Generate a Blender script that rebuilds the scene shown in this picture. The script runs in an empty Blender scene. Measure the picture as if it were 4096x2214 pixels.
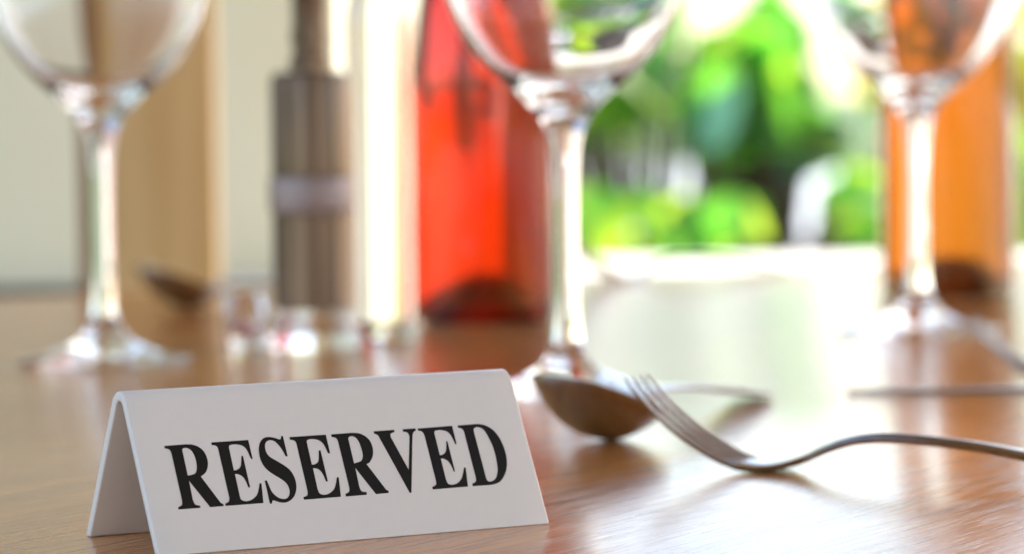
import bpy, bmesh, math, random
from mathutils import Vector, Matrix, noise
scene = bpy.context.scene
R = math.radians

# ---------------------------------------------------------------- camera, sky, sun, exposure
F_PX = 13527.8            # focal length in pixels of the 4096 px wide photograph
CAM_H = 0.14403           # eye height above the table top (z = 0)
PITCH = 0.0559474
ROLL = -0.0122173
cam_d = bpy.data.cameras.new('camera')
cam = bpy.data.objects.new('camera', cam_d)
scene.collection.objects.link(cam)
cam_d.sensor_width = 36.0
cam_d.lens = F_PX / 4096 * 36.0
cam_d.clip_start = 0.02
cam_d.clip_end = 400
CAM_M = Matrix.Translation((0, 0, CAM_H)) @ Matrix.Rotation(math.pi / 2 - PITCH, 4, 'X') @ Matrix.Rotation(ROLL, 4, 'Z')
cam.matrix_world = CAM_M
cam_d.dof.use_dof = True
cam_d.dof.focus_distance = 1.085
cam_d.dof.aperture_fstop = cam_d.lens / 14.0
scene.camera = cam

world = bpy.data.worlds.new('World')
scene.world = world
world.use_nodes = True
wn, wl = world.node_tree.nodes, world.node_tree.links
SUN_EL, SUN_AZ = 40.0, 50.0      # azimuth clockwise from +Y (away from the camera)
sky = wn.new('ShaderNodeTexSky')
sky.sky_type = 'NISHITA'
sky.sun_disc = False
sky.sun_elevation = R(SUN_EL)
sky.sun_rotation = R(SUN_AZ)
sky.air_density = 1.0
sky.dust_density = 1.2
sky.ozone_density = 1.0
hsv = wn.new('ShaderNodeHueSaturation')
hsv.inputs['Saturation'].default_value = 0.9
wl.new(sky.outputs[0], hsv.inputs['Color'])
bg = wn['Background']
wl.new(hsv.outputs[0], bg.inputs[0])
bg.inputs[1].default_value = 0.15

sun_d = bpy.data.lights.new('sun', 'SUN')
sun_d.energy = 5.0
sun_d.angle = R(12)
sun_d.color = (1.0, 0.96, 0.89)
sun = bpy.data.objects.new('sun', sun_d)
scene.collection.objects.link(sun)
sd = Vector((math.sin(R(SUN_AZ)) * math.cos(R(SUN_EL)), math.cos(R(SUN_AZ)) * math.cos(R(SUN_EL)), math.sin(R(SUN_EL))))
sun.rotation_euler = sd.to_track_quat('Z', 'Y').to_euler()
sun.location = sd * 20

scene.view_settings.view_transform = 'Standard'
scene.view_settings.look = 'None'
scene.view_settings.exposure = 1.5
scene.view_settings.gamma = 1.0
scene.view_settings.use_curve_mapping = False
scene.render.engine = 'CYCLES'
cy = scene.cycles
cy.use_denoising = True
try:
    cy.denoiser = 'OPENIMAGEDENOISE'
except Exception:
    pass
cy.max_bounces = 24
cy.transmission_bounces = 20
cy.glossy_bounces = 8
cy.diffuse_bounces = 4
cy.transparent_max_bounces = 16
cy.caustics_reflective = True
cy.caustics_refractive = True
cy.blur_glossy = 0.3
cy.sample_clamp_indirect = 12

# ---------------------------------------------------------------- helpers
def ray(px, py):
    """direction through a pixel of the 4096 x 2214 photograph"""
    return (CAM_M.to_3x3() @ Vector((px - 2048, -(py - 1107), -F_PX))).normalized()

def on_plane(px, py, z=0.0):
    d = ray(px, py)
    t = (z - CAM_H) / d.z
    return Vector((0, 0, CAM_H)) + d * t

K = 4096 / 2575.0
def G(dx, dy, z=0.0):
    """point of the horizontal plane z seen at (dx, dy) of the 2575 px wide view"""
    return on_plane(dx * K, dy * K, z)

def AT(dx, dy, y):
    """point at depth y"""
    d = ray(dx * K, dy * K)
    return Vector((0, 0, CAM_H)) + d * (y / d.y)

def obj(name, bm, mat, parent=None, smooth=35, recalc=True):
    if recalc:
        bmesh.ops.recalc_face_normals(bm, faces=bm.faces[:])
    me = bpy.data.meshes.new(name)
    bm.to_mesh(me)
    bm.free()
    if mat is not None:
        for m in (mat if isinstance(mat, (list, tuple)) else [mat]):
            me.materials.append(m)
    if smooth:
        for p in me.polygons:
            p.use_smooth = True
        if smooth < 180:
            me.set_sharp_from_angle(angle=R(smooth))
    o = bpy.data.objects.new(name, me)
    scene.collection.objects.link(o)
    if parent is not None:
        o.parent = parent
    return o

def thing(name, label, cat, loc=(0, 0, 0), rz=0.0, group=None):
    o = bpy.data.objects.new(name, None)
    o.empty_display_size = 0.02
    scene.collection.objects.link(o)
    o.location = loc
    o.rotation_euler = (0, 0, rz)
    return tag(o, label, cat, group)

def tag(o, label, cat, group=None, kind=None):
    if label: o['label'] = label
    if cat: o['category'] = cat
    if group: o['group'] = group
    if kind: o['kind'] = kind
    return o

def dup(root, loc, rz=0.0, label=None, rx=0.0):
    r = root.copy()
    scene.collection.objects.link(r)
    r.location = loc
    r.rotation_euler = (rx, 0, rz)
    if label: r['label'] = label
    for ch in root.children:
        c = ch.copy(); scene.collection.objects.link(c); c.parent = r
        for g in ch.children:
            d = g.copy(); scene.collection.objects.link(d); d.parent = c
    return r

MM = 0.001
def smooth_path(pts, n=6):
    """Catmull-Rom through (r, z) points"""
    out = []
    P = [pts[0]] + list(pts) + [pts[-1]]
    for i in range(1, len(P) - 2):
        p0, p1, p2, p3 = P[i - 1], P[i], P[i + 1], P[i + 2]
        for k in range(n):
            t = k / n
            out.append(tuple(0.5 * ((2 * b) + (c - a) * t + (2 * a - 5 * b + 4 * c - d) * t * t + (3 * b - a - 3 * c + d) * t ** 3)
                             for a, b, c, d in zip(p0, p1, p2, p3)))
    out.append(tuple(pts[-1]))
    return out

SC = 1.0
def lathe_into(bm, prof, seg=72, flat=None, wob=0.0):
    prof = [(r * SC, z * SC) for r, z in prof]
    """revolve an open (r, z) profile in mm; r<=0 gives a pole"""
    rings = []
    for r, z in prof:
        if r <= 1e-6:
            rings.append([bm.verts.new((0, 0, z * MM))])
        else:
            ring = []
            for k in range(seg):
                a = 2 * math.pi * k / seg
                q = r * (1 + wob * (math.sin(3 * a + 1.1 + z * 0.012) + 0.7 * math.sin(5 * a + 2.3 - z * 0.02) + 0.5 * math.sin(8 * a + 0.4 + z * 0.03)))
                ring.append(bm.verts.new((q * MM * math.cos(a), q * MM * math.sin(a), z * MM)))
            rings.append(ring)
    for a, b in zip(rings, rings[1:]):
        if len(a) == 1 and len(b) == 1:
            continue
        for k in range(seg):
            j = (k + 1) % seg
            if len(a) == 1: bm.faces.new((a[0], b[j], b[k]))
            elif len(b) == 1: bm.faces.new((a[k], a[j], b[0]))
            else: bm.faces.new((a[k], a[j], b[j], b[k]))

def lathe(name, prof, mat, parent=None, seg=72, smooth=40, recalc=True, wob=0.0):
    bm = bmesh.new()
    lathe_into(bm, prof, seg, wob=wob)
    return obj(name, bm, mat, parent, smooth, recalc)

def box_into(bm, lo, hi):
    vs = [bm.verts.new((x, y, z)) for x in (lo[0], hi[0]) for y in (lo[1], hi[1]) for z in (lo[2], hi[2])]
    for f in ((0, 1, 3, 2), (4, 6, 7, 5), (0, 4, 5, 1), (2, 3, 7, 6), (0, 2, 6, 4), (1, 5, 7, 3)):
        bm.faces.new([vs[i] for i in f])

def bevel(bm, w, seg=2):
    bmesh.ops.bevel(bm, geom=bm.edges[:], offset=w, segments=seg, affect='EDGES', profile=0.5)

# ---------------------------------------------------------------- materials
def mat(name, col=(0.5, 0.5, 0.5), rough=0.5, metal=0.0, trans=0.0, ior=1.45, spec=0.5, sss=0.0, coat=0.0):
    m = bpy.data.materials.new(name)
    m.use_nodes = True
    b = m.node_tree.nodes['Principled BSDF']
    b.inputs['Base Color'].default_value = (*col, 1)
    b.inputs['Roughness'].default_value = rough
    b.inputs['Metallic'].default_value = metal
    b.inputs['Transmission Weight'].default_value = trans
    b.inputs['IOR'].default_value = ior
    b.inputs['Specular IOR Level'].default_value = spec
    b.inputs['Subsurface Weight'].default_value = sss
    b.inputs['Coat Weight'].default_value = coat
    return m

def nodes(m):
    return m.node_tree.nodes, m.node_tree.links, m.node_tree.nodes['Principled BSDF']

def noise_tint(m, scale, c1, c2, detail=4, stretch=(1, 1, 1), bump=0.0, bdist=0.001, coords='Object', lo=0.3, hi=0.7, rot=0.0):
    n, l, b = nodes(m)
    tc = n.new('ShaderNodeTexCoord')
    mp = n.new('ShaderNodeMapping')
    mp.inputs['Scale'].default_value = stretch
    mp.inputs['Rotation'].default_value = (0, 0, rot)
    nz = n.new('ShaderNodeTexNoise')
    nz.inputs['Scale'].default_value = scale
    nz.inputs['Detail'].default_value = detail
    rp = n.new('ShaderNodeValToRGB')
    rp.color_ramp.elements[0].position = lo
    rp.color_ramp.elements[1].position = hi
    rp.color_ramp.elements[0].color = (*c1, 1)
    rp.color_ramp.elements[1].color = (*c2, 1)
    l.new(tc.outputs[coords], mp.inputs[0]); l.new(mp.outputs[0], nz.inputs['Vector'])
    l.new(nz.outputs['Fac'], rp.inputs[0]); l.new(rp.outputs[0], b.inputs['Base Color'])
    if bump:
        bp = n.new('ShaderNodeBump')
        bp.inputs['Strength'].default_value = bump
        bp.inputs['Distance'].default_value = bdist
        l.new(nz.outputs['Fac'], bp.inputs['Height']); l.new(bp.outputs[0], b.inputs['Normal'])
    return m

e0, e1 = G(100, 742), G(1600, 688)                     # two points of the table's far edge
ed = (e1 - e0).normalized()
T_ANG = math.atan2(ed.y, ed.x)
GRAIN = R(59) - T_ANG     # grain direction within the table top
def wood_top():
    m = mat('table_oak_laminate', (0.4, 0.18, 0.07), 0.17, spec=0.55)
    n, l, b = nodes(m)
    tc = n.new('ShaderNodeTexCoord')
    vr = n.new('ShaderNodeVectorRotate')
    vr.rotation_type = 'Z_AXIS'
    vr.inputs['Angle'].default_value = -GRAIN
    l.new(tc.outputs['Object'], vr.inputs['Vector'])
    def nz(scale, sx, sy, det, rough=0.5):
        mp = n.new('ShaderNodeMapping')
        mp.inputs['Scale'].default_value = (sx, sy, 1)
        l.new(vr.outputs[0], mp.inputs[0])
        q = n.new('ShaderNodeTexNoise')
        q.inputs['Scale'].default_value = scale
        q.inputs['Detail'].default_value = det
        q.inputs['Roughness'].default_value = rough
        l.new(mp.outputs[0], q.inputs['Vector'])
        return q
    broad = nz(1, 2.5, 42, 4)
    fine = nz(1, 14, 420, 3)
    pore = nz(1, 32, 1100, 2)
    r1 = n.new('ShaderNodeValToRGB')
    r1.color_ramp.elements[0].position, r1.color_ramp.elements[1].position = 0.32, 0.68
    r1.color_ramp.elements[0].color = (*WOOD_D, 1)
    r1.color_ramp.elements[1].color = (*WOOD_L, 1)
    l.new(broad.outputs['Fac'], r1.inputs[0])
    r2 = n.new('ShaderNodeValToRGB')
    r2.color_ramp.elements[0].position, r2.color_ramp.elements[1].position = 0.36, 0.52
    r2.color_ramp.elements[0].color = (0.62, 0.55, 0.5, 1)
    r2.color_ramp.elements[1].color = (1, 1, 1, 1)
    l.new(fine.outputs['Fac'], r2.inputs[0])
    mx = n.new('ShaderNodeMix'); mx.data_type = 'RGBA'; mx.blend_type = 'MULTIPLY'
    mx.inputs['Factor'].default_value = 0.8
    l.new(r1.outputs[0], mx.inputs[6]); l.new(r2.outputs[0], mx.inputs[7])
    l.new(mx.outputs[2], b.inputs['Base Color'])
    # open pores: short sunk dashes along the grain
    rp = n.new('ShaderNodeValToRGB')
    rp.color_ramp.elements[0].position, rp.color_ramp.elements[1].position = 0.33, 0.43
    l.new(pore.outputs['Fac'], rp.inputs[0])
    bp = n.new('ShaderNodeBump')
    bp.inputs['Strength'].default_value = PORE_BUMP
    bp.inputs['Distance'].default_value = 0.0004
    l.new(rp.outputs[0], bp.inputs['Height'])
    b2 = n.new('ShaderNodeBump')
    b2.inputs['Strength'].default_value = 0.05
    b2.inputs['Distance'].default_value = 0.001
    l.new(fine.outputs['Fac'], b2.inputs['Height'])
    l.new(bp.outputs[0], b2.inputs['Normal'])
    l.new(b2.outputs[0], b.inputs['Normal'])
    return m
WOOD_D = (0.52, 0.195, 0.05)
WOOD_L = (0.74, 0.325, 0.095)
PORE_BUMP = 0.12
M = {}
M['wood'] = wood_top()
M['table_leg'] = mat('dark_steel_leg', (0.03, 0.03, 0.03), 0.4)
M['plastic'] = noise_tint(mat('white_plastic', (0.78, 0.76, 0.74), 0.32, spec=0.4, sss=0.0), 260, (0.795, 0.75, 0.695), (0.805, 0.76, 0.705), bump=0.006, bdist=0.0004)
M['ink'] = mat('black_print', (0.006, 0.006, 0.006), 0.45, spec=0.3)
M['glass'] = mat('clear_glass', (1, 1, 1), 0.0, trans=1.0, ior=1.5)
M['acrylic'] = mat('clear_acrylic', (0.99, 0.99, 1.0), 0.02, trans=1.0, ior=1.47)
M['red_glass'] = mat('red_liquid', (0.62, 0.115, 0.002), 0.0, trans=1.0, ior=1.36)
M['orange_glass'] = mat('orange_oil', (0.92, 0.22, 0.02), 0.0, trans=1.0, ior=1.36)
M['amber_glass'] = mat('amber_liquid', (0.5, 0.25, 0.035), 0.0, trans=1.0, ior=1.36)
M['red_shell'] = mat('red_tinted_glass', (0.85, 0.36, 0.1), 0.0, trans=1.0, ior=1.5)
M['amber_shell'] = mat('amber_tinted_glass', (0.88, 0.62, 0.34), 0.0, trans=1.0, ior=1.5)
M['label'] = noise_tint(mat('dark_paper_label', (0.04, 0.02, 0.015), 0.6), 60, (0.03, 0.012, 0.008), (0.06, 0.03, 0.02))
M['brown_label'] = noise_tint(mat('brown_paper_label', (0.2, 0.1, 0.06), 0.6), 60, (0.17, 0.08, 0.045), (0.24, 0.13, 0.08))
M['dark_base'] = mat('dark_bottle_base', (0.03, 0.01, 0.006), 0.15)
M['water'] = mat('water', (0.99, 1, 1), 0.0, trans=1.0, ior=1.33)
M['steel'] = noise_tint(mat('cutlery_steel', (0.62, 0.6, 0.57), 0.2, metal=1.0), 300, (0.33, 0.31, 0.285), (0.41, 0.39, 0.36))
M['mill_metal'] = mat('brushed_mill_metal', (0.38, 0.30, 0.285), 0.6, metal=1.0)
M['cap'] = mat('black_cap', (0.02, 0.02, 0.02), 0.4)
M['pepper'] = noise_tint(mat('peppercorns', (0.15, 0.09, 0.05), 0.6), 260, (0.10, 0.055, 0.028), (0.42, 0.27, 0.16), bump=0.6, bdist=0.003)
M['mill_brown'] = noise_tint(mat('brown_lacquered_mill', (0.2, 0.13, 0.08), 0.28, metal=0.45), 40, (0.05, 0.028, 0.016), (0.36, 0.235, 0.15), stretch=(6, 6, 0.05))
M['salt'] = noise_tint(mat('coarse_salt', (0.85, 0.86, 0.88), 0.5), 400, (0.82, 0.84, 0.87), (0.9, 0.9, 0.9), bump=0.3, bdist=0.002)
M['wall'] = noise_tint(mat('cream_render', (0.62, 0.58, 0.42), 0.85), 2.0, (0.86, 0.79, 0.56), (0.90, 0.84, 0.63), bump=0.1, bdist=0.01)
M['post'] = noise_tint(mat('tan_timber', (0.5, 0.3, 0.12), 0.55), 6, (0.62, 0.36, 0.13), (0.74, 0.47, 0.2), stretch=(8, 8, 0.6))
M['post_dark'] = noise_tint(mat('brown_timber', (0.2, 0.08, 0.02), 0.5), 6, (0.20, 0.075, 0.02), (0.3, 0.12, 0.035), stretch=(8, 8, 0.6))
M['dark_band'] = mat('dark_band_brown', (0.03, 0.025, 0.015), 0.5)
M['coping'] = noise_tint(mat('cream_stone', (0.66, 0.62, 0.52), 0.7), 12, (0.58, 0.56, 0.50), (0.68, 0.66, 0.60), bump=0.1, bdist=0.003)
M['paving'] = noise_tint(mat('terrace_paving', (0.35, 0.33, 0.3), 0.8), 3, (0.3, 0.28, 0.25), (0.42, 0.4, 0.36))
M['lawn'] = noise_tint(mat('lawn_green', (0.07, 0.14, 0.03), 0.9), 4, (0.05, 0.10, 0.02), (0.10, 0.18, 0.04))
M['soil'] = noise_tint(mat('planter_soil', (0.04, 0.028, 0.018), 0.95), 30, (0.03, 0.02, 0.012), (0.06, 0.04, 0.025), bump=0.4, bdist=0.01)
M['pale_paving'] = noise_tint(mat('pale_garden_paving', (0.6, 0.58, 0.55), 0.8), 1.2, (0.55, 0.57, 0.58), (0.68, 0.70, 0.72))
M['shade_roof'] = noise_tint(mat('shade_roof_timber', (0.3, 0.2, 0.12), 0.6), 3, (0.26, 0.17, 0.1), (0.36, 0.25, 0.15), stretch=(6, 0.5, 1))  # for the added roof that shades the table
M['bounce_wall'] = noise_tint(mat('white_bounce_wall', (0.8, 0.8, 0.8), 0.8), 1.5, (0.76, 0.77, 0.78), (0.84, 0.84, 0.84))  # for the added wall behind the camera, kept white to bounce light
def leaf(name, c, tr, rough=0.35, w=0.45):
    m = bpy.data.materials.new(name)
    m.use_nodes = True
    n, l = m.node_tree.nodes, m.node_tree.links
    b = n['Principled BSDF']
    b.inputs['Roughness'].default_value = rough
    tc = n.new('ShaderNodeTexCoord'); nz = n.new('ShaderNodeTexNoise'); nz.inputs['Scale'].default_value = 9
    rp = n.new('ShaderNodeValToRGB')
    rp.color_ramp.elements[0].position, rp.color_ramp.elements[1].position = 0.3, 0.7
    rp.color_ramp.elements[0].color = (*[v * 0.7 for v in c], 1)
    rp.color_ramp.elements[1].color = (*[v * 1.25 for v in c], 1)
    l.new(tc.outputs['Object'], nz.inputs['Vector']); l.new(nz.outputs['Fac'], rp.inputs[0]); l.new(rp.outputs[0], b.inputs['Base Color'])
    t = n.new('ShaderNodeBsdfTranslucent'); t.inputs['Color'].default_value = (*tr, 1)
    mx = n.new('ShaderNodeMixShader'); mx.inputs[0].default_value = w
    l.new(b.outputs[0], mx.inputs[1]); l.new(t.outputs[0], mx.inputs[2])
    l.new(mx.outputs[0], n['Material Output'].inputs['Surface'])
    return m
M['leaf_mid'] = leaf('mid_green_leaf', (0.06, 0.15, 0.02), (0.24, 0.72, 0.05), w=0.55)
M['leaf_lime'] = leaf('lime_leaf', (0.12, 0.2, 0.02), (0.65, 0.9, 0.06), w=0.7)
M['leaf_dark'] = leaf('dark_green_leaf', (0.03, 0.09, 0.015), (0.10, 0.34, 0.02), w=0.45)
M['leaf_blue'] = leaf('blue_green_leaf', (0.05, 0.11, 0.085), (0.1, 0.28, 0.2), rough=0.25, w=0.3)
M['leaf_gold'] = leaf('golden_leaf', (0.25, 0.2, 0.015), (0.6, 0.5, 0.02), w=0.5)
M['bark'] = mat('twig_bark', (0.08, 0.055, 0.03), 0.9)
LETTERS=[
 ('R',[
  'c-60.21,36.81 c-53.09,36.87 s-50.76,36.65 s-48.59,35.67 s-47.18,33.99 s-46.65,31.97 s-46.70,29.99 s-47.38,28.06 s-48.45,26.66 c-50.17,25.66 c-45.59,16.62 s-45.12,16.09 c-44.61,15.86 c-44.63,15.19 c-49.30,15.14 c-54.47,24.54 c-54.63,18.19 s-54.30,16.60 s-53.62,16.12 c-52.67,15.93 c-52.65,15.18 c-60.15,15.20 c-60.14,15.94 s-59.18,16.29 s-58.57,16.83 c-58.29,18.07 c-58.32,33.77 s-58.47,34.86 s-58.99,35.65 c-60.22,36.03',
  'c-54.45,35.18 s-53.75,35.66 s-52.58,35.58 s-51.40,34.67 s-50.72,32.84 s-50.58,30.86 s-50.74,29.09 s-51.26,27.55 s-52.22,26.64 c-54.48,26.27',
 ]),
 ('E',[
  'c-43.96,36.91 c-31.06,36.91 c-31.05,30.35 s-31.30,30.31 c-31.57,30.45 s-31.83,31.50 s-32.21,33.33 s-32.83,34.53 s-33.87,35.28 s-35.58,35.71 s-37.29,35.71 s-38.07,35.38 c-38.32,34.74 c-38.42,26.94 s-37.52,26.94 s-36.27,27.54 s-35.66,28.29 s-35.10,29.84 c-34.69,31.56 c-34.16,31.61 c-34.17,20.81 s-34.55,20.76 c-34.78,20.90 s-35.10,22.70 s-35.64,24.22 s-36.45,25.08 s-37.53,25.61 c-38.33,25.61 c-38.40,18.01 s-38.29,17.02 s-37.65,16.48 s-36.52,16.19 s-34.85,16.46 s-33.25,17.33 s-32.20,18.33 s-31.30,20.05 c-30.60,21.88 c-29.96,21.87 c-30.84,15.15 c-43.94,15.17 c-43.96,15.92 s-42.98,16.29 s-42.34,16.93 c-42.07,17.89 c-42.08,34.30 s-42.25,35.31 s-42.97,35.85 c-43.98,35.98',
 ]),
 ('S',[
  'c-19.28,37.51 c-18.67,37.47 c-18.67,30.42 s-19.05,30.39 c-19.40,30.61 s-19.77,32.04 s-20.55,33.90 s-21.60,35.48 s-22.46,36.14 s-23.53,36.35 s-24.73,35.99 s-25.53,35.04 s-25.86,33.66 s-25.75,32.15 s-24.98,30.70 s-23.43,29.49 s-21.88,28.34 s-20.17,26.96 s-18.90,25.47 s-18.20,23.73 s-17.93,21.91 s-18.10,19.93 s-18.77,17.99 s-19.87,16.39 s-21.35,15.31 s-23.11,14.75 s-24.89,14.92 s-26.37,15.49 s-27.11,15.78 s-27.55,15.64 c-27.96,14.76 c-28.62,14.75 c-28.57,22.65 c-27.89,22.70 s-27.52,20.83 s-27.15,19.01 s-26.28,17.56 s-24.95,16.37 s-23.43,15.96 s-22.14,16.26 s-21.16,17.38 s-20.78,18.94 s-21.01,20.54 s-21.80,21.90 s-23.14,23.09 s-24.67,24.29 s-26.19,25.60 s-27.43,27.18 s-28.18,29.13 s-28.39,31.24 s-28.08,33.61 s-27.27,35.56 s-26.17,36.79 s-24.81,37.40 s-23.18,37.39 s-21.65,36.99 s-20.54,36.51 s-19.95,36.41 s-19.59,36.65',
 ]),
 ('E',[
  'c-16.50,36.92 c-3.44,36.93 c-3.50,30.51 s-3.86,30.35 c-4.24,30.61 s-4.53,32.10 s-5.04,33.70 s-5.79,34.73 s-6.83,35.39 s-8.35,35.73 s-9.75,35.71 s-10.51,35.44 c-10.79,34.88 c-10.90,27.08 s-10.50,26.90 s-9.56,27.08 s-8.52,27.69 s-7.94,28.82 c-7.25,31.62 c-6.64,31.66 c-6.65,20.85 s-7.03,20.78 c-7.33,20.99 s-7.58,22.57 s-8.09,24.16 s-8.93,25.19 s-9.83,25.60 c-10.80,25.67 c-10.91,18.74 s-10.75,17.37 s-10.23,16.66 s-9.12,16.32 s-7.47,16.55 s-5.87,17.39 s-4.82,18.38 s-3.88,20.16 c-3.14,21.95 c-2.49,21.90 c-3.37,15.23 c-16.53,15.20 c-16.51,16.11 s-15.46,16.34 s-14.83,16.91 c-14.55,18.04 c-14.51,34.15 s-14.67,35.14 s-15.31,35.77 c-16.44,36.04',
 ]),
 ('R',[
  'c-1.52,36.90 c6.00,36.96 s8.36,36.64 s10.16,35.73 s11.59,34.16 s12.12,32.25 s12.07,30.28 s11.44,28.35 s10.35,26.86 s9.55,26.13 c8.50,25.81 c13.07,16.86 s13.43,16.29 c14.00,16.11 c13.96,15.27 c9.31,15.19 c4.20,24.78 c3.99,18.51 s4.20,16.94 s4.86,16.34 c6.06,16.16 c6.02,15.22 c-1.50,15.19 c-1.49,16.08 s-0.44,16.45 s0.17,17.04 c0.40,18.19 c0.38,33.83 s0.24,34.92 s-0.37,35.69 c-1.54,36.00',
  'c4.21,35.05 s4.88,35.69 s5.91,35.78 s6.97,35.16 s7.72,33.73 s8.03,31.74 s8.09,29.96 s7.91,28.60 s7.36,27.46 s6.49,26.83 c4.14,26.31',
 ]),
 ('V',[
  'c13.99,36.96 c21.50,36.99 c21.47,36.23 s20.48,35.98 s19.74,35.50 c19.64,34.45 c23.19,22.67 c26.02,32.60 s26.37,33.96 s26.46,34.85 s26.14,35.61 s25.62,36.00 c24.64,36.17 c24.64,36.98 c29.39,37.01 c29.34,36.19 s28.59,35.91 s27.92,35.15 c27.44,33.89 c22.10,14.71 c21.50,14.74 c15.58,34.39 s15.22,35.40 s14.72,35.83 c13.95,36.18',
 ]),
 ('E',[
  'c30.21,36.89 c43.09,37.02 c43.01,30.53 s42.71,30.45 c42.50,30.66 s42.19,32.13 s41.73,33.81 s40.99,34.83 s40.04,35.43 s38.33,35.84 s36.90,35.77 s36.14,35.53 c35.85,34.97 c35.81,27.07 s36.50,27.02 s37.74,27.55 s38.48,28.42 s39.06,29.93 c39.42,31.74 c39.90,31.71 c39.87,20.97 s39.60,20.92 c39.39,21.05 s39.09,22.80 s38.58,24.27 s37.73,25.24 s36.66,25.76 c35.86,25.75 c35.82,18.43 s36.01,17.27 s36.45,16.66 s37.58,16.39 s39.04,16.57 s40.55,17.32 s41.79,18.57 s42.74,20.23 c43.57,22.06 c44.13,22.02 c43.22,15.34 c30.13,15.28 c30.17,16.17 s31.21,16.48 s31.87,17.09 c32.09,18.32 c32.08,33.87 s31.84,35.24 s31.21,35.90 c30.18,36.16',
 ]),
 ('D',[
  'c45.12,37.01 c51.28,37.08 s53.69,36.92 s55.92,36.12 s57.94,34.52 s59.33,32.08 s60.12,29.01 s60.34,26.07 s60.00,22.99 s59.06,20.34 s57.48,17.94 s55.59,16.24 s53.55,15.49 c51.26,15.29 c45.03,15.33 c45.06,16.19 s46.13,16.55 s46.79,17.27 c46.96,18.51 c46.97,34.07 s46.82,35.25 s46.19,35.93 c45.15,36.23',
  'c50.58,34.13 s50.75,35.28 s51.34,35.79 s52.40,35.95 s53.71,35.52 s54.79,34.24 s55.57,31.85 s56.20,28.89 s56.36,25.77 s56.13,22.29 s55.59,19.82 s54.63,17.95 s53.42,16.88 s51.98,16.45 s51.05,16.77 s50.69,17.66 c50.69,18.43',
 ]),
]

# ---------------------------------------------------------------- setting
def sheet(name, mt, x0, x1, y0, y1, z):
    bm = bmesh.new()
    vs = [bm.verts.new(v) for v in ((x0, y0, z), (x1, y0, z), (x1, y1, z), (x0, y1, z))]
    bm.faces.new(vs)
    o = obj(name, bm, mt, smooth=0)
    return tag(o, None, None, kind='structure')
sheet('ground', M['lawn'], -150, 150, -100, 250, -0.80)
sheet('garden_paving', M['pale_paving'], -8, 14, 3.6, 40, -0.79)
sheet('terrace_floor', M['paving'], -6, 6, -5, 3.6, -0.76)

# cream wall at the back left
WALL_Y = 3.3
xw1 = AT(858, 400, WALL_Y).x
wall = thing('cream_wall', 'plain cream rendered wall behind the table on the left side', 'wall', (0, WALL_Y, -0.76))
bm = bmesh.new(); box_into(bm, (-4, 0, 0), (xw1, 0.2, 3.2)); obj('wall_face', bm, M['wall'], wall, 0)
zr = AT(300, 718, WALL_Y).z + 0.76
bm = bmesh.new(); box_into(bm, (-4, -0.03, zr - 0.10), (xw1, -0.001, zr)); obj('wall_band', bm, M['dark_band'], wall, 0)  # thin dark band added along the wall, just above the table's far edge

# added out of view: roof shading the table, wall behind the camera bouncing light
roof = thing('added_shade_roof', 'added brown timber roof, out of view, shading the dining table', 'roof', (0, 0, 1.75))
bm = bmesh.new(); box_into(bm, (-0.6, -3, 0), (3.2, 4.1, 0.12)); obj('roof_slab', bm, M['shade_roof'], roof, 0)
bw = thing('added_bounce_wall', 'added white wall out of view behind the camera, bouncing light onto the sign', 'wall', (0, -2.8, -0.76))
bm = bmesh.new(); box_into(bm, (-0.9, -0.2, 0), (3.2, 0, 2.5)); obj('wall_face', bm, M['bounce_wall'], bw, 0)

# tan timber post in front of it
PY = 2.7
xa, xb = AT(200, 500, PY).x, AT(545, 500, PY).x
post = thing('timber_post', 'tan timber post with dark brown edge standing before the cream wall', 'post', (0, PY, -0.76))
bm = bmesh.new(); box_into(bm, (xa + 0.014, 0, 0), (xb, 0.03, 2.9)); bevel(bm, 0.004); obj('post_core', bm, M['post'], post)
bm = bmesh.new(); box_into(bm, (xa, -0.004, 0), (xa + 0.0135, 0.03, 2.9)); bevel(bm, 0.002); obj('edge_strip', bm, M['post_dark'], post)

# low cream planter wall along the garden edge
PW0, PW1, PWZ = 3.05, 3.75, -0.045
planter = thing('planter_wall', 'low cream stone planter wall along the garden behind the table', 'wall', (0, PW0, -0.76))
bm = bmesh.new(); box_into(bm, (xw1 + 0.002, 0.02, 0), (3.5, 0.66, PWZ + 0.76 - 0.05)); obj('wall_body', bm, M['coping'], planter, 0)
bm = bmesh.new(); box_into(bm, (xw1 + 0.002, 0, PWZ + 0.762 - 0.05), (3.5, 0.70, PWZ + 0.76)); bevel(bm, 0.008); obj('coping', bm, M['coping'], planter)
# ---------------------------------------------------------------- shrubs: large leaves, each a folded blade
def blade(bm, p, d, up, L, W, bend, mi):
    d = d.normalized()
    s = d.cross(up).normalized()
    nrm = s.cross(d).normalized()
    n = 7
    prev = None
    for i in range(n + 1):
        t = i / n
        w = W * (math.sin(math.pi * t ** 0.75) ** 0.8 if 0 < t < 1 else 0.02)
        c = p + d * (L * (t - 0.5)) - nrm * (bend * L * (t - 0.3) ** 2)
        row = [bm.verts.new(c - s * w + nrm * w * 0.25), bm.verts.new(c), bm.verts.new(c + s * w + nrm * w * 0.25)]
        if prev:
            for k in range(2):
                f = bm.faces.new((prev[k], prev[k + 1], row[k + 1], row[k]))
                f.material_index = mi
        prev = row

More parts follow.
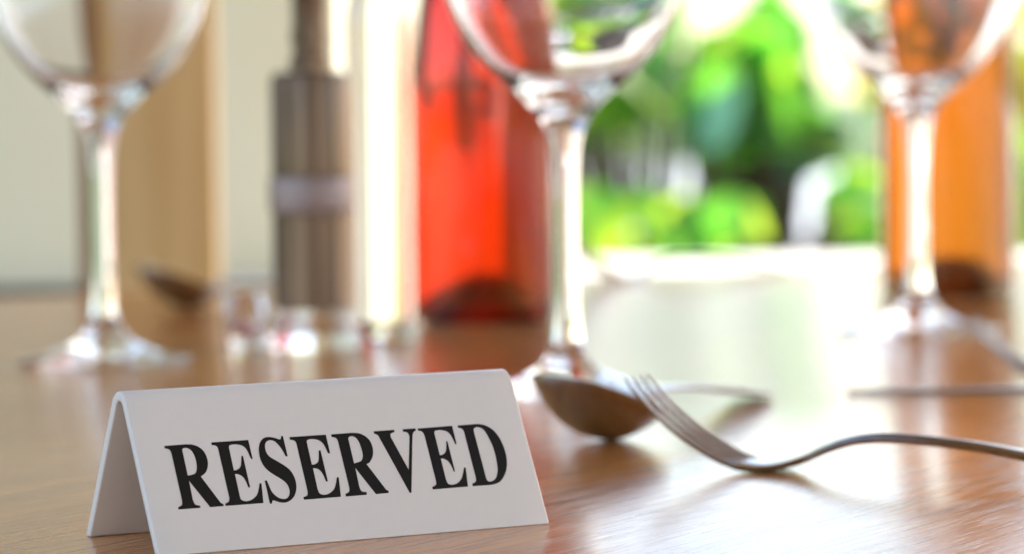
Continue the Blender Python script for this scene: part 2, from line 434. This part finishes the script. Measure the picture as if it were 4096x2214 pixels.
GAPS = [  # openings of the foliage through which the bright paving and sky show (x, y, radius in the 2575 px view)
    (1560, 410, 80), (1450, 420, 60), (1670, 345, 55), (1800, 40, 50), (1790, 455, 40), (1930, 430, 48), (1950, 490, 42), (2035, 550, 42),
    (2120, 200, 85), (2190, 370, 52), (1690, 480, 34), (1500, 60, 60), (2330, 30, 45), (2060, 120, 40), (1735, 150, 30)]
LEAVES = ['leaf_mid', 'leaf_lime', 'leaf_dark', 'leaf_blue', 'leaf_gold']
def shrub(name, label, x0, x1, y, n, mix, seed, size, ytop=45, ybot=575, gaps=True):
    rnd = random.Random(seed)
    base = AT((x0 + x1) / 2, 560, y)
    root = thing(name, label, 'shrub', (base.x, y, -0.80), group='leafy shrubs in the garden')
    bm = bmesh.new()
    stems = []
    for i in range(n):
        for k in range(80):
            dx, dy = rnd.uniform(x0, x1), rnd.uniform(ytop, ybot)
            Y = y + rnd.uniform(-0.35, 0.5)
            L = size * rnd.uniform(0.7, 1.35)
            rpx = L * 0.5 / Y * 8500
            if gaps and any((dx - gx) ** 2 + (dy - gy) ** 2 < (gr * 1.05 + rpx * 0.66) ** 2 for gx, gy, gr in GAPS):
                continue
            break
        else:
            continue
        p = AT(dx, dy, Y) - Vector((base.x, y, -0.80))
        a = rnd.uniform(-math.pi, math.pi)
        d = Vector((math.cos(a), rnd.uniform(-0.6, 0.6), math.sin(a) * 0.9 - 0.15))
        up = Vector((rnd.uniform(-0.6, 0.6), -0.8, rnd.uniform(0.1, 1.1)))
        blade(bm, p, d, up, L, L * rnd.uniform(0.2, 0.3), rnd.uniform(0, 0.5), rnd.choices(range(5), mix)[0])
        stems.append(p - d.normalized() * L * 0.5)
    obj('foliage', bm, [M[k] for k in LEAVES], root, 180, recalc=False)
    bm = bmesh.new()
    for p in stems[::3]:
        a = Vector((rnd.uniform(-0.05, 0.05), rnd.uniform(-0.05, 0.05), 0))
        m_ = Vector((p.x * 0.6, p.y * 0.6, p.z * 0.6))
        for q0, q1, r0, r1 in ((a, m_, 0.016, 0.010), (m_, p, 0.010, 0.004)):
            ax = (q1 - q0).normalized(); s = ax.cross(Vector((0, 1, 0.1))).normalized(); u = ax.cross(s)
            A = [bm.verts.new(q0 + (s * math.cos(t) + u * math.sin(t)) * r0) for t in (0, 1.57, 3.14, 4.71)]
            B = [bm.verts.new(q1 + (s * math.cos(t) + u * math.sin(t)) * r1) for t in (0, 1.57, 3.14, 4.71)]
            for k in range(4):
                bm.faces.new((A[k], A[(k + 1) % 4], B[(k + 1) % 4], B[k]))
    obj('stems', bm, M['bark'], root)
    return root
shrub('leafy_shrub', 'bushy shrub with broad mid green and lime leaves behind the middle wine glass', 1400, 1820, 9.0, 170, (6, 2, 1.5, 2, 0), 3, 0.32)
shrub('leafy_shrub', 'dark and mid green leafy shrub between the middle and right wine glasses', 1740, 2130, 9.4, 230, (8, 2.5, 1.2, 2, 0), 5, 0.34)
shrub('leafy_shrub', 'blue green leafy shrub just left of the right wine glass', 2040, 2300, 8.8, 85, (3, 1.5, 0.5, 5, 0), 8, 0.32)
shrub('leafy_shrub', 'low dark green planting at the foot of the shrubs beyond the cream planter wall', 1460, 2240, 8.2, 150, (5, 2, 4, 0.5, 0), 21, 0.16, ytop=480, ybot=585)
shrub('leafy_shrub', 'golden and lime leaved shrub behind the amber bottle at the right', 2240, 2640, 9.2, 100, (1, 3, 0.5, 0, 5), 11, 0.26, gaps=False)

# ---------------------------------------------------------------- table
ang = T_ANG
table = thing('dining_table', 'orange brown oak dining table with a glossy grained top', 'table', (e0.x, e0.y, -0.76), ang)
bm = bmesh.new(); box_into(bm, (-1.3, -3.0, 0.728), (2.0, 0, 0.76)); bevel(bm, 0.003)
top = obj('tabletop', bm, M['wood'], table, 30)
for lx in (-1.2, 1.9):
    for ly in (-2.9, -0.1):
        bm = bmesh.new(); box_into(bm, (lx - 0.035, ly - 0.035, 0), (lx + 0.035, ly + 0.035, 0.726)); obj('leg', bm, M['table_leg'], table, 0)

# ---------------------------------------------------------------- reserved sign
S_YAW, S_H, S_W, S_R, S_L, S_T = 0.511749, 0.0566836, 0.0301898, 0.0064624, 0.14, 0.0033
sign = thing('reserved_sign', 'white folded plastic tent sign reading RESERVED in black on the table', 'sign', (-0.064256, 1.103783, 0), S_YAW)
th = math.atan2(S_W, S_H)
zc = S_H - S_R / math.sin(th)
def tent(off):
    """outer (off=0) or inner profile, from front foot over the ridge to the back foot; (y, z)"""
    r = S_R - off
    pts = []
    for k in range(15):
        a = (math.pi / 2 - th) * (1 - 2 * k / 14)           # + = front
        pts.append((-math.sin(a) * r, zc + math.cos(a) * r))
    # straight legs
    dy, dz = math.sin(th), -math.cos(th)
    f0 = pts[0]; t = f0[1] / math.cos(th)
    foot = (f0[0] - dy * t, 0.0)
    pf = [(foot[0] + (f0[0] - foot[0]) * k / 6, foot[1] + (f0[1] - foot[1]) * k / 6) for k in range(6)]
    return pf + pts + [(-y, z) for y, z in reversed(pf)]
bm = bmesh.new()
outer, inner = tent(0), tent(S_T)
NL = 12
cols = []
for i in range(NL + 1):
    x = -S_L / 2 + S_L * i / NL
    cols.append(([bm.verts.new((x, y, z)) for y, z in outer], [bm.verts.new((x, y, z)) for y, z in inner]))
nP = len(outer)
for (o0, i0), (o1, i1) in zip(cols, cols[1:]):
    for k in range(nP - 1):
        bm.faces.new((o0[k], o0[k + 1], o1[k + 1], o1[k]))
        bm.faces.new((i0[k], i1[k], i1[k + 1], i0[k + 1]))
    bm.faces.new((o0[0], o1[0], i1[0], i0[0])); bm.faces.new((o0[-1], i0[-1], i1[-1], o1[-1]))
for o_, i_ in (cols[0], cols[-1]):
    for k in range(nP - 1):
        bm.faces.new((o_[k], i_[k], i_[k + 1], o_[k + 1]))
bmesh.ops.recalc_face_normals(bm, faces=bm.faces[:])
rim = [e for e in bm.edges if len(e.link_faces) == 2 and e.calc_face_angle(0) > R(50)]
bmesh.ops.bevel(bm, geom=rim, offset=0.0007, segments=3, affect='EDGES', profile=0.5)
obj('tent_body', bm, M['plastic'], sign, 40)
# lettering
def glyph(spec):
    P = [(t[0], *map(float, t[1:].split(','))) for t in spec.split()]
    n = len(P); out = []
    for i in range(n):
        p1, p2 = P[i], P[(i + 1) % n]
        if p1[0] == 'c' and p2[0] == 'c':
            out.append(p1[1:]); continue
        p0 = P[i - 1] if p1[0] == 's' else p1
        p3 = P[(i + 2) % n] if p2[0] == 's' else p2
        for k in range(5):
            t = k / 5
            out.append(tuple(0.5 * (2 * b + (c - a) * t + (2 * a - 5 * b + 4 * c - d) * t * t + (3 * b - a - 3 * c + d) * t ** 3)
                             for a, b, c, d in zip(p0[1:], p1[1:], p2[1:], p3[1:])))
    return out
cu = bpy.data.curves.new('lettering', 'CURVE')
cu.dimensions = '2D'; cu.fill_mode = 'BOTH'; cu.extrude = 0.00004
for ch, loops in LETTERS:
    for lp in loops:
        pts = glyph(lp)
        sp = cu.splines.new('POLY'); sp.points.add(len(pts) - 1); sp.use_cyclic_u = True
        for q, (x, y) in zip(sp.points, pts):
            q.co = (x * MM, y * MM, 0, 1)
tmp = bpy.data.objects.new('tmp', cu)
scene.collection.objects.link(tmp)
bpy.context.view_layer.update()
dg = bpy.context.evaluated_depsgraph_get()
me = bpy.data.meshes.new_from_object(tmp.evaluated_get(dg))
bpy.data.objects.remove(tmp)
me.materials.clear(); me.materials.append(M['ink'])
let = bpy.data.objects.new('lettering', me)
scene.collection.objects.link(let)
let.parent = sign
Tn = Vector((0, S_W, S_H)).normalized(); Nn = Vector((1, 0, 0)).cross(Tn)
let.matrix_local = Matrix.Translation(Vector((0, -S_W, 0)) + Nn * 0.00006) @ Matrix((( 1, 0, 0), (0, Tn.y, Nn.y), (0, Tn.z, Nn.z))).to_4x4()

SC = 1.15
# ---------------------------------------------------------------- wine glasses
g_out = [(0.01, 0.2), (20, 0.4), (38, 0.2), (40, 0.5), (40.3, 1.2), (39, 1.9), (30, 3.6), (20, 6.5), (12, 11), (8, 17), (6.2, 24), (5.2, 40), (4.9, 60), (5.0, 80), (5.8, 96), (7.6, 107)]
g_bowl = [(7.6, 107), (11, 113), (16.5, 119.5), (24, 126), (32, 133.5), (39, 142), (44.5, 152), (48.5, 163), (50.8, 177), (51, 193), (49, 215), (45, 240), (43.2, 252)]
g_in = [(42.1, 252), (44, 240), (48, 215), (50, 193), (49.8, 177), (47.4, 163.5), (43.3, 153), (37.6, 143.6), (30.5, 135.5), (22, 128.8), (12, 124), (0, 122.3)]
foot_p = smooth_path(g_out, 4)
cut = next(i for i, q in enumerate(foot_p) if q[1] > 20)
def wine_glass(loc, label):
    t = thing('wine_glass', label, 'wine glass', loc, group='empty wine glasses on the table')
    lathe('foot', [(0, 0.2)] + foot_p[1:cut + 1], M['glass'], t, 96, 180)
    lathe('stem', foot_p[cut:], M['glass'], t, 64, 180)
    bm = bmesh.new()
    lathe_into(bm, smooth_path(g_bowl, 5) + [(42.9, 252.6), (42.4, 252.6)] + smooth_path(g_in, 5), 96)
    obj('bowl', bm, M['glass'], t, 180)
    return t
def fixnormals(t):
    pass
w1 = wine_glass(G(263, 907), 'empty clear wine glass at the far left, in front of the timber post')
w2 = dup(w1, G(1428, 985), 0.3, 'empty clear wine glass in the middle, before the red bottle')
w3 = dup(w1, G(2308, 832), 0.7, 'empty clear wine glass at the right, before the amber bottle')

SC = 1.18
# ---------------------------------------------------------------- pepper and salt mills
def mill(loc, label, cat='pepper mill', name='pepper_mill'):
    t = thing(name, label, cat, loc)
    foot = smooth_path([(22.5, 1), (22.6, 4), (20.5, 9), (18.5, 15), (18.2, 19)], 4)
    lathe('clear_foot', [(0, 0.1), (22, 0.1)] + foot + [(0, 19)], M['acrylic'], t, 64, 35)
    lathe('body', [(0, 19.3), (18.4, 19.3), (18.9, 20), (18.9, 63.5), (18.2, 64), (18.2, 81.6), (18.9, 82.2), (18.9, 126), (18.2, 129), (16, 130.4), (0, 130.4)], M['mill_brown'], t, 64, 35)
    lathe('collar', [(18.3, 64.4), (19.8, 64.8), (20.2, 66), (20.2, 80), (19.8, 81), (18.3, 81.3)], M['mill_metal'], t, 64, 35)
    lathe('neck', [(0, 130.6), (9.8, 130.6), (9.8, 136), (8.2, 138), (8.2, 143), (9, 144), (9, 150), (8.2, 151), (8.2, 166), (9, 168), (0, 168)], M['mill_brown'], t, 48, 35)
    lathe('head', smooth_path([(8.9, 168.2), (13, 170), (16.5, 178), (17, 188), (14, 198), (8, 203), (0, 204.5)], 4), M['mill_brown'], t, 48, 60)
    return t
pm = mill(G(790, 876), 'brown pepper mill with pale collar, slim neck and clear foot between left glass and bottles')

# small clear cellar left of the mills
sc = thing('glass_cellar', 'small clear glass cellar with red contents left of the pepper mill', 'glass jar', G(618, 872), group=None)
lathe('jar', [(0, 0.2), (9.5, 0.2), (10.2, 1), (10.2, 25), (9.8, 25.6), (8.9, 25.6), (8.6, 25), (8.6, 5), (0, 4)], M['glass'], sc, 48, 35)
lathe('contents', [(0, 4.4), (8.3, 5.3), (8.3, 10), (0, 10)], mat('red_contents', (0.5, 0.05, 0.02), 0.3), sc, 32, 35)

# ---------------------------------------------------------------- bottles
def bottle(name, label, loc, R0, H1, H2, Rn, H3, liquid, fillz, capm, group=None, shell='glass', base=False, bt=0, punt=0, wob=0.0):
    """R0 body radius up to height H1, shoulder to H2, neck radius Rn up to H3 (mm)"""
    t = thing(name, label, 'bottle', loc, group=group)
    sh = smooth_path([(R0, H1), (R0 * 0.985, H1 + (H2 - H1) * 0.18), (R0 * 0.86, H1 + (H2 - H1) * 0.5), (Rn + (R0 - Rn) * 0.28, H1 + (H2 - H1) * 0.8), (Rn, H2)], 5)
    foot = [(0, 3)] if not punt else smooth_path([(0, punt), (R0 * 0.25, punt * 0.93), (R0 * 0.5, punt * 0.55), (R0 * 0.68, punt * 0.14), (R0 * 0.76, 1.2)], 4)
    out = foot + [(R0 * 0.82, 0.4), (R0 * 0.88, 0.1), (R0 * 0.97, 1.2), (R0, 4)] + sh + [(Rn, H3), (Rn - 1.8, H3)]
    w = 2.2
    inn = [(max(r - w, 0.5), z) for r, z in reversed(sh)]
    dome = [(0, 8.5 + bt)] if not punt else smooth_path([(0, punt + 4), (R0 * 0.27, punt * 0.93 + 4), (R0 * 0.55, punt * 0.55 + 4.5), (R0 * 0.74, punt * 0.14 + 5.5 + bt)], 4)
    inn = [(Rn - 1.9, H3 - 0.5)] + inn + [(R0 - w, 9 + bt), (R0 - w - 2, 7 + bt)] + dome[::-1]
    lathe('glass_shell', out + inn, M[shell], t, 80, 35)
    if base: lathe('base', [(0, 9.5), (R0 - 1.5, 9.5), (R0 + 0.3, 7), (R0 + 0.4, 1), (R0 * 0.9, -0.0), (0, 0.0)], M['dark_base'], t, 80, 35)
    ov = 0.9                                   # the liquid wets the glass: it reaches a little into the wall
    liq = [(r, z - 0.5) for r, z in dome] + [(R0 - w - 2.2, 6.6 + bt), (R0 - w + ov, 9.0 + bt)] + [(r - w + ov, z) for r, z in sh if z < fillz]
    liq += [(liq[-1][0], fillz), (0, fillz)]
    if liquid: lathe('liquid', liq, liquid, t, 160, 35, wob=wob)
    if capm: lathe('cap', [(Rn + 0.3, H3 - 14), (Rn + 1.6, H3 - 13.6), (Rn + 1.6, H3 + 2), (Rn + 1, H3 + 3), (0, H3 + 3)], capm, t, 48, 35)
    return t
bottle('red_bottle', 'wide straight bottle of clear red orange liquid behind the middle wine glass', G(1222, 808), 37.5, 112, 232, 13, 290, M['red_glass'], 215, M['cap'], shell='red_shell', punt=24, wob=0.03)
bottle('amber_bottle', 'large bottle of amber liquid behind the right wine glass', G(2385, 745), 38, 165, 215, 14, 290, M['amber_glass'], 205, M['cap'], shell='amber_shell', punt=22, bt=4, wob=0.028)
bottle('water_carafe', 'tall clear glass water bottle between the pepper mill and the red bottle', G(962, 852), 16.5, 150, 200, 10, 235, None, 196, None)
SC = 1.0
# ---------------------------------------------------------------- cutlery
def interp(tab, s):
    for (a, va), (b, vb) in zip(tab, tab[1:]):
        if s <= b:
            t = (s - a) / (b - a); t = t * t * (3 - 2 * t) if False else t
            return va + (vb - va) * t
    return tab[-1][1]
def spl(tab, n=8):
    return smooth_path(tab, n)
def strip(bm, ss, zf, y0f, y1f, thf, crown=0.0):
    """solid strip along s (mm) between widths y0(s)..y1(s), underside height z(s), thickness th(s)"""
    rows = []
    for s in ss:
        y0, y1, z, t = y0f(s), y1f(s), zf(s), thf(s)
        c = t * 0.28
        ym = (y0 + y1) / 2; e = min(abs(y1 - y0) * 0.2, t * 0.5)
        ring = [(y0, z + t * 0.5), (y0 + e, z + t * 0.08), (ym, z), (y1 - e, z + t * 0.08), (y1, z + t * 0.5), (y1 - e, z + t * 0.92), (ym, z + t + crown), (y0 + e, z + t * 0.92)]
        rows.append([bm.verts.new((s * MM, y * MM, zz * MM)) for y, zz in ring])
    for a, b in zip(rows, rows[1:]):
        for k in range(8):
            bm.faces.new((a[k], a[(k + 1) % 8], b[(k + 1) % 8], b[k]))
    bm.faces.new(rows[0][::-1]); bm.faces.new(rows[-1])
def frange(a, b, n):
    return [a + (b - a) * i / n for i in range(n + 1)]
FZ = spl([(-50, 33), (-46, 28.5), (-38, 20.5), (-28, 12.6), (-18, 6.6), (-9, 2.4), (0, 0.4), (9, 0.5), (18, 2.8), (27, 6.8), (36, 9.9), (45, 11.5), (55, 11.9), (70, 11.3), (90, 9.6), (115, 6), (140, 2.2), (158, 0.2)])
FW = spl([(-50, 13.2), (-30, 14), (-8, 14.2), (0, 13.8), (8, 12), (15, 8.4), (21, 5.2), (27, 3.6), (38, 3.0), (60, 3.2), (90, 4.6), (120, 6.5), (145, 7.6), (154, 6), (158, 2)])
FT = spl([(-50, 1.1), (-35, 1.9), (0, 2.6), (20, 3.2), (35, 3.7), (60, 4.0), (100, 3.8), (158, 2.2)])
def fork(loc, rz, label):
    t = thing('table_fork', label, 'fork', loc, rz, group='steel forks on the table')
    bm = bmesh.new()
    strip(bm, frange(-4, 158, 70), lambda s: interp(FZ, s), lambda s: -interp(FW, s), lambda s: interp(FW, s), lambda s: interp(FT, s))
    obj('handle', bm, M['steel'], t, 60)
    for k in range(4):
        bm = bmesh.new()
        def cen(s, k=k): return (k - 1.5) * 2 * interp(FW, s) / 4
        def hw(s): return max(0.5, 2.15 * min(1, (s + 52) / 14) ** 0.5) if s < -7 else 2.15 + 1.35 * min(1, (s + 7) / 4)
        strip(bm, frange(-50, -3.6, 28), lambda s: interp(FZ, s) + 0.01, lambda s, c=cen: c(s) - hw(s), lambda s, c=cen: c(s) + hw(s), lambda s: interp(FT, s) - 0.02)
        obj('tine', bm, M['steel'], t, 60)
    return t
FK_RZ = math.atan2(-0.46, 0.89)
fk = fork(G(1905, 1180), FK_RZ, 'steel fork in front, tines raised, between the sign and the right edge')

# spoon: bowl as a dished shell, handle as a strip
SZ = spl([(17, 7.2), (26, 8.2), (36, 9.8), (50, 10.6), (70, 9.5), (95, 7), (120, 4), (140, 1.4), (152, 0.2)])
SW = spl([(18, 5.5), (24, 4.0), (34, 3.2), (60, 3.6), (90, 5), (120, 7), (142, 8), (149, 6.5), (152, 2)])
def spoon(loc, rz, label, tilt=0.0):
    t = thing('table_spoon', label, 'spoon', loc, rz, group='steel spoons on the table')
    bm = bmesh.new()
    NA, NR = 48, 10
    def rimpt(a):
        x = math.cos(a) * 31 - 10
        y = math.sin(a) * 20.5 * (1 - 0.12 * math.cos(a))
        return x, y
    def surf(a, q, off):
        x, y = rimpt(a); xc = -10
        x = xc + (x - xc) * q; y = y * q
        z = 13.2 * (q ** 2.3) + off + (2.6 * max(0, -(x - xc) / 31) ** 2)
        return (x, y, z)
    for off, flip in ((0.0, True), (1.1, False)):
        rings = [[bm.verts.new(Vector(surf(0, 0, off)) * MM)]]
        for i in range(1, NR + 1):
            rings.append([bm.verts.new(Vector(surf(2 * math.pi * k / NA, i / NR, off)) * MM) for k in range(NA)])
        for k in range(NA):
            bm.faces.new((rings[0][0], rings[1][k], rings[1][(k + 1) % NA]))
        for a, b in zip(rings[1:], rings[2:]):
            for k in range(NA):
                bm.faces.new((a[k], b[k], b[(k + 1) % NA], a[(k + 1) % NA]))
        if flip: lower = rings[-1]
        else: upper = rings[-1]
    for k in range(NA):
        bm.faces.new((lower[k], upper[k], upper[(k + 1) % NA], lower[(k + 1) % NA]))
    if tilt:
        bmesh.ops.rotate(bm, verts=bm.verts, cent=(0, 0, 0), matrix=Matrix.Rotation(R(11), 3, 'Y') @ Matrix.Rotation(tilt, 3, 'X'))
        bmesh.ops.translate(bm, verts=bm.verts, vec=(0, 0, -min(v.co.z for v in bm.verts)))
    obj('bowl', bm, M['steel'], t, 60)
    bm = bmesh.new()
    strip(bm, frange(18, 152, 50), lambda s: interp(SZ, s), lambda s: -interp(SW, s), lambda s: interp(SW, s), lambda s: 2.2 if s < 120 else 1.8)
    obj('handle', bm, M['steel'], t, 60)
    return t
sp_b, sp_e = G(1522, 1102), G(1925, 992)
v = sp_e - sp_b
SC = 1.0
MM = 0.00127
sp = spoon(sp_b, math.atan2(v.y, v.x), 'steel spoon lying just right of the sign, its bowl behind the fork tines', tilt=R(9))

MM = 0.001
# knife under the right wine glass
kn = thing('table_knife', 'thin steel knife lying flat before the right wine glass', 'knife', G(2130, 986), math.atan2((G(2600, 978) - G(2130, 986)).y, (G(2600, 978) - G(2130, 986)).x))
bm = bmesh.new()
strip(bm, frange(0, 110, 24), lambda s: 0.2, lambda s: -9 * min(1, 0.15 + s / 30), lambda s: 9 * min(1, 0.15 + (s / 40)) , lambda s: 1.4)
obj('blade', bm, M['steel'], kn, 60)
bm = bmesh.new()
strip(bm, frange(110.2, 210, 16), lambda s: 0.2, lambda s: -6 - (s - 110) * 0.03, lambda s: 6 + (s - 110) * 0.03, lambda s: 4)
obj('handle', bm, M['steel'], kn, 60)
# other place settings
dup(fk, G(2700, 985), FK_RZ, 'steel fork at the right edge, beside the foot of the right wine glass')
dup(fk, G(1570, 700), R(35), 'dark steel fork far back near the table edge, right of the middle glass')
dup(sp, G(470, 772), R(62), 'dark steel spoon far back, between the left glass and the pepper mill')
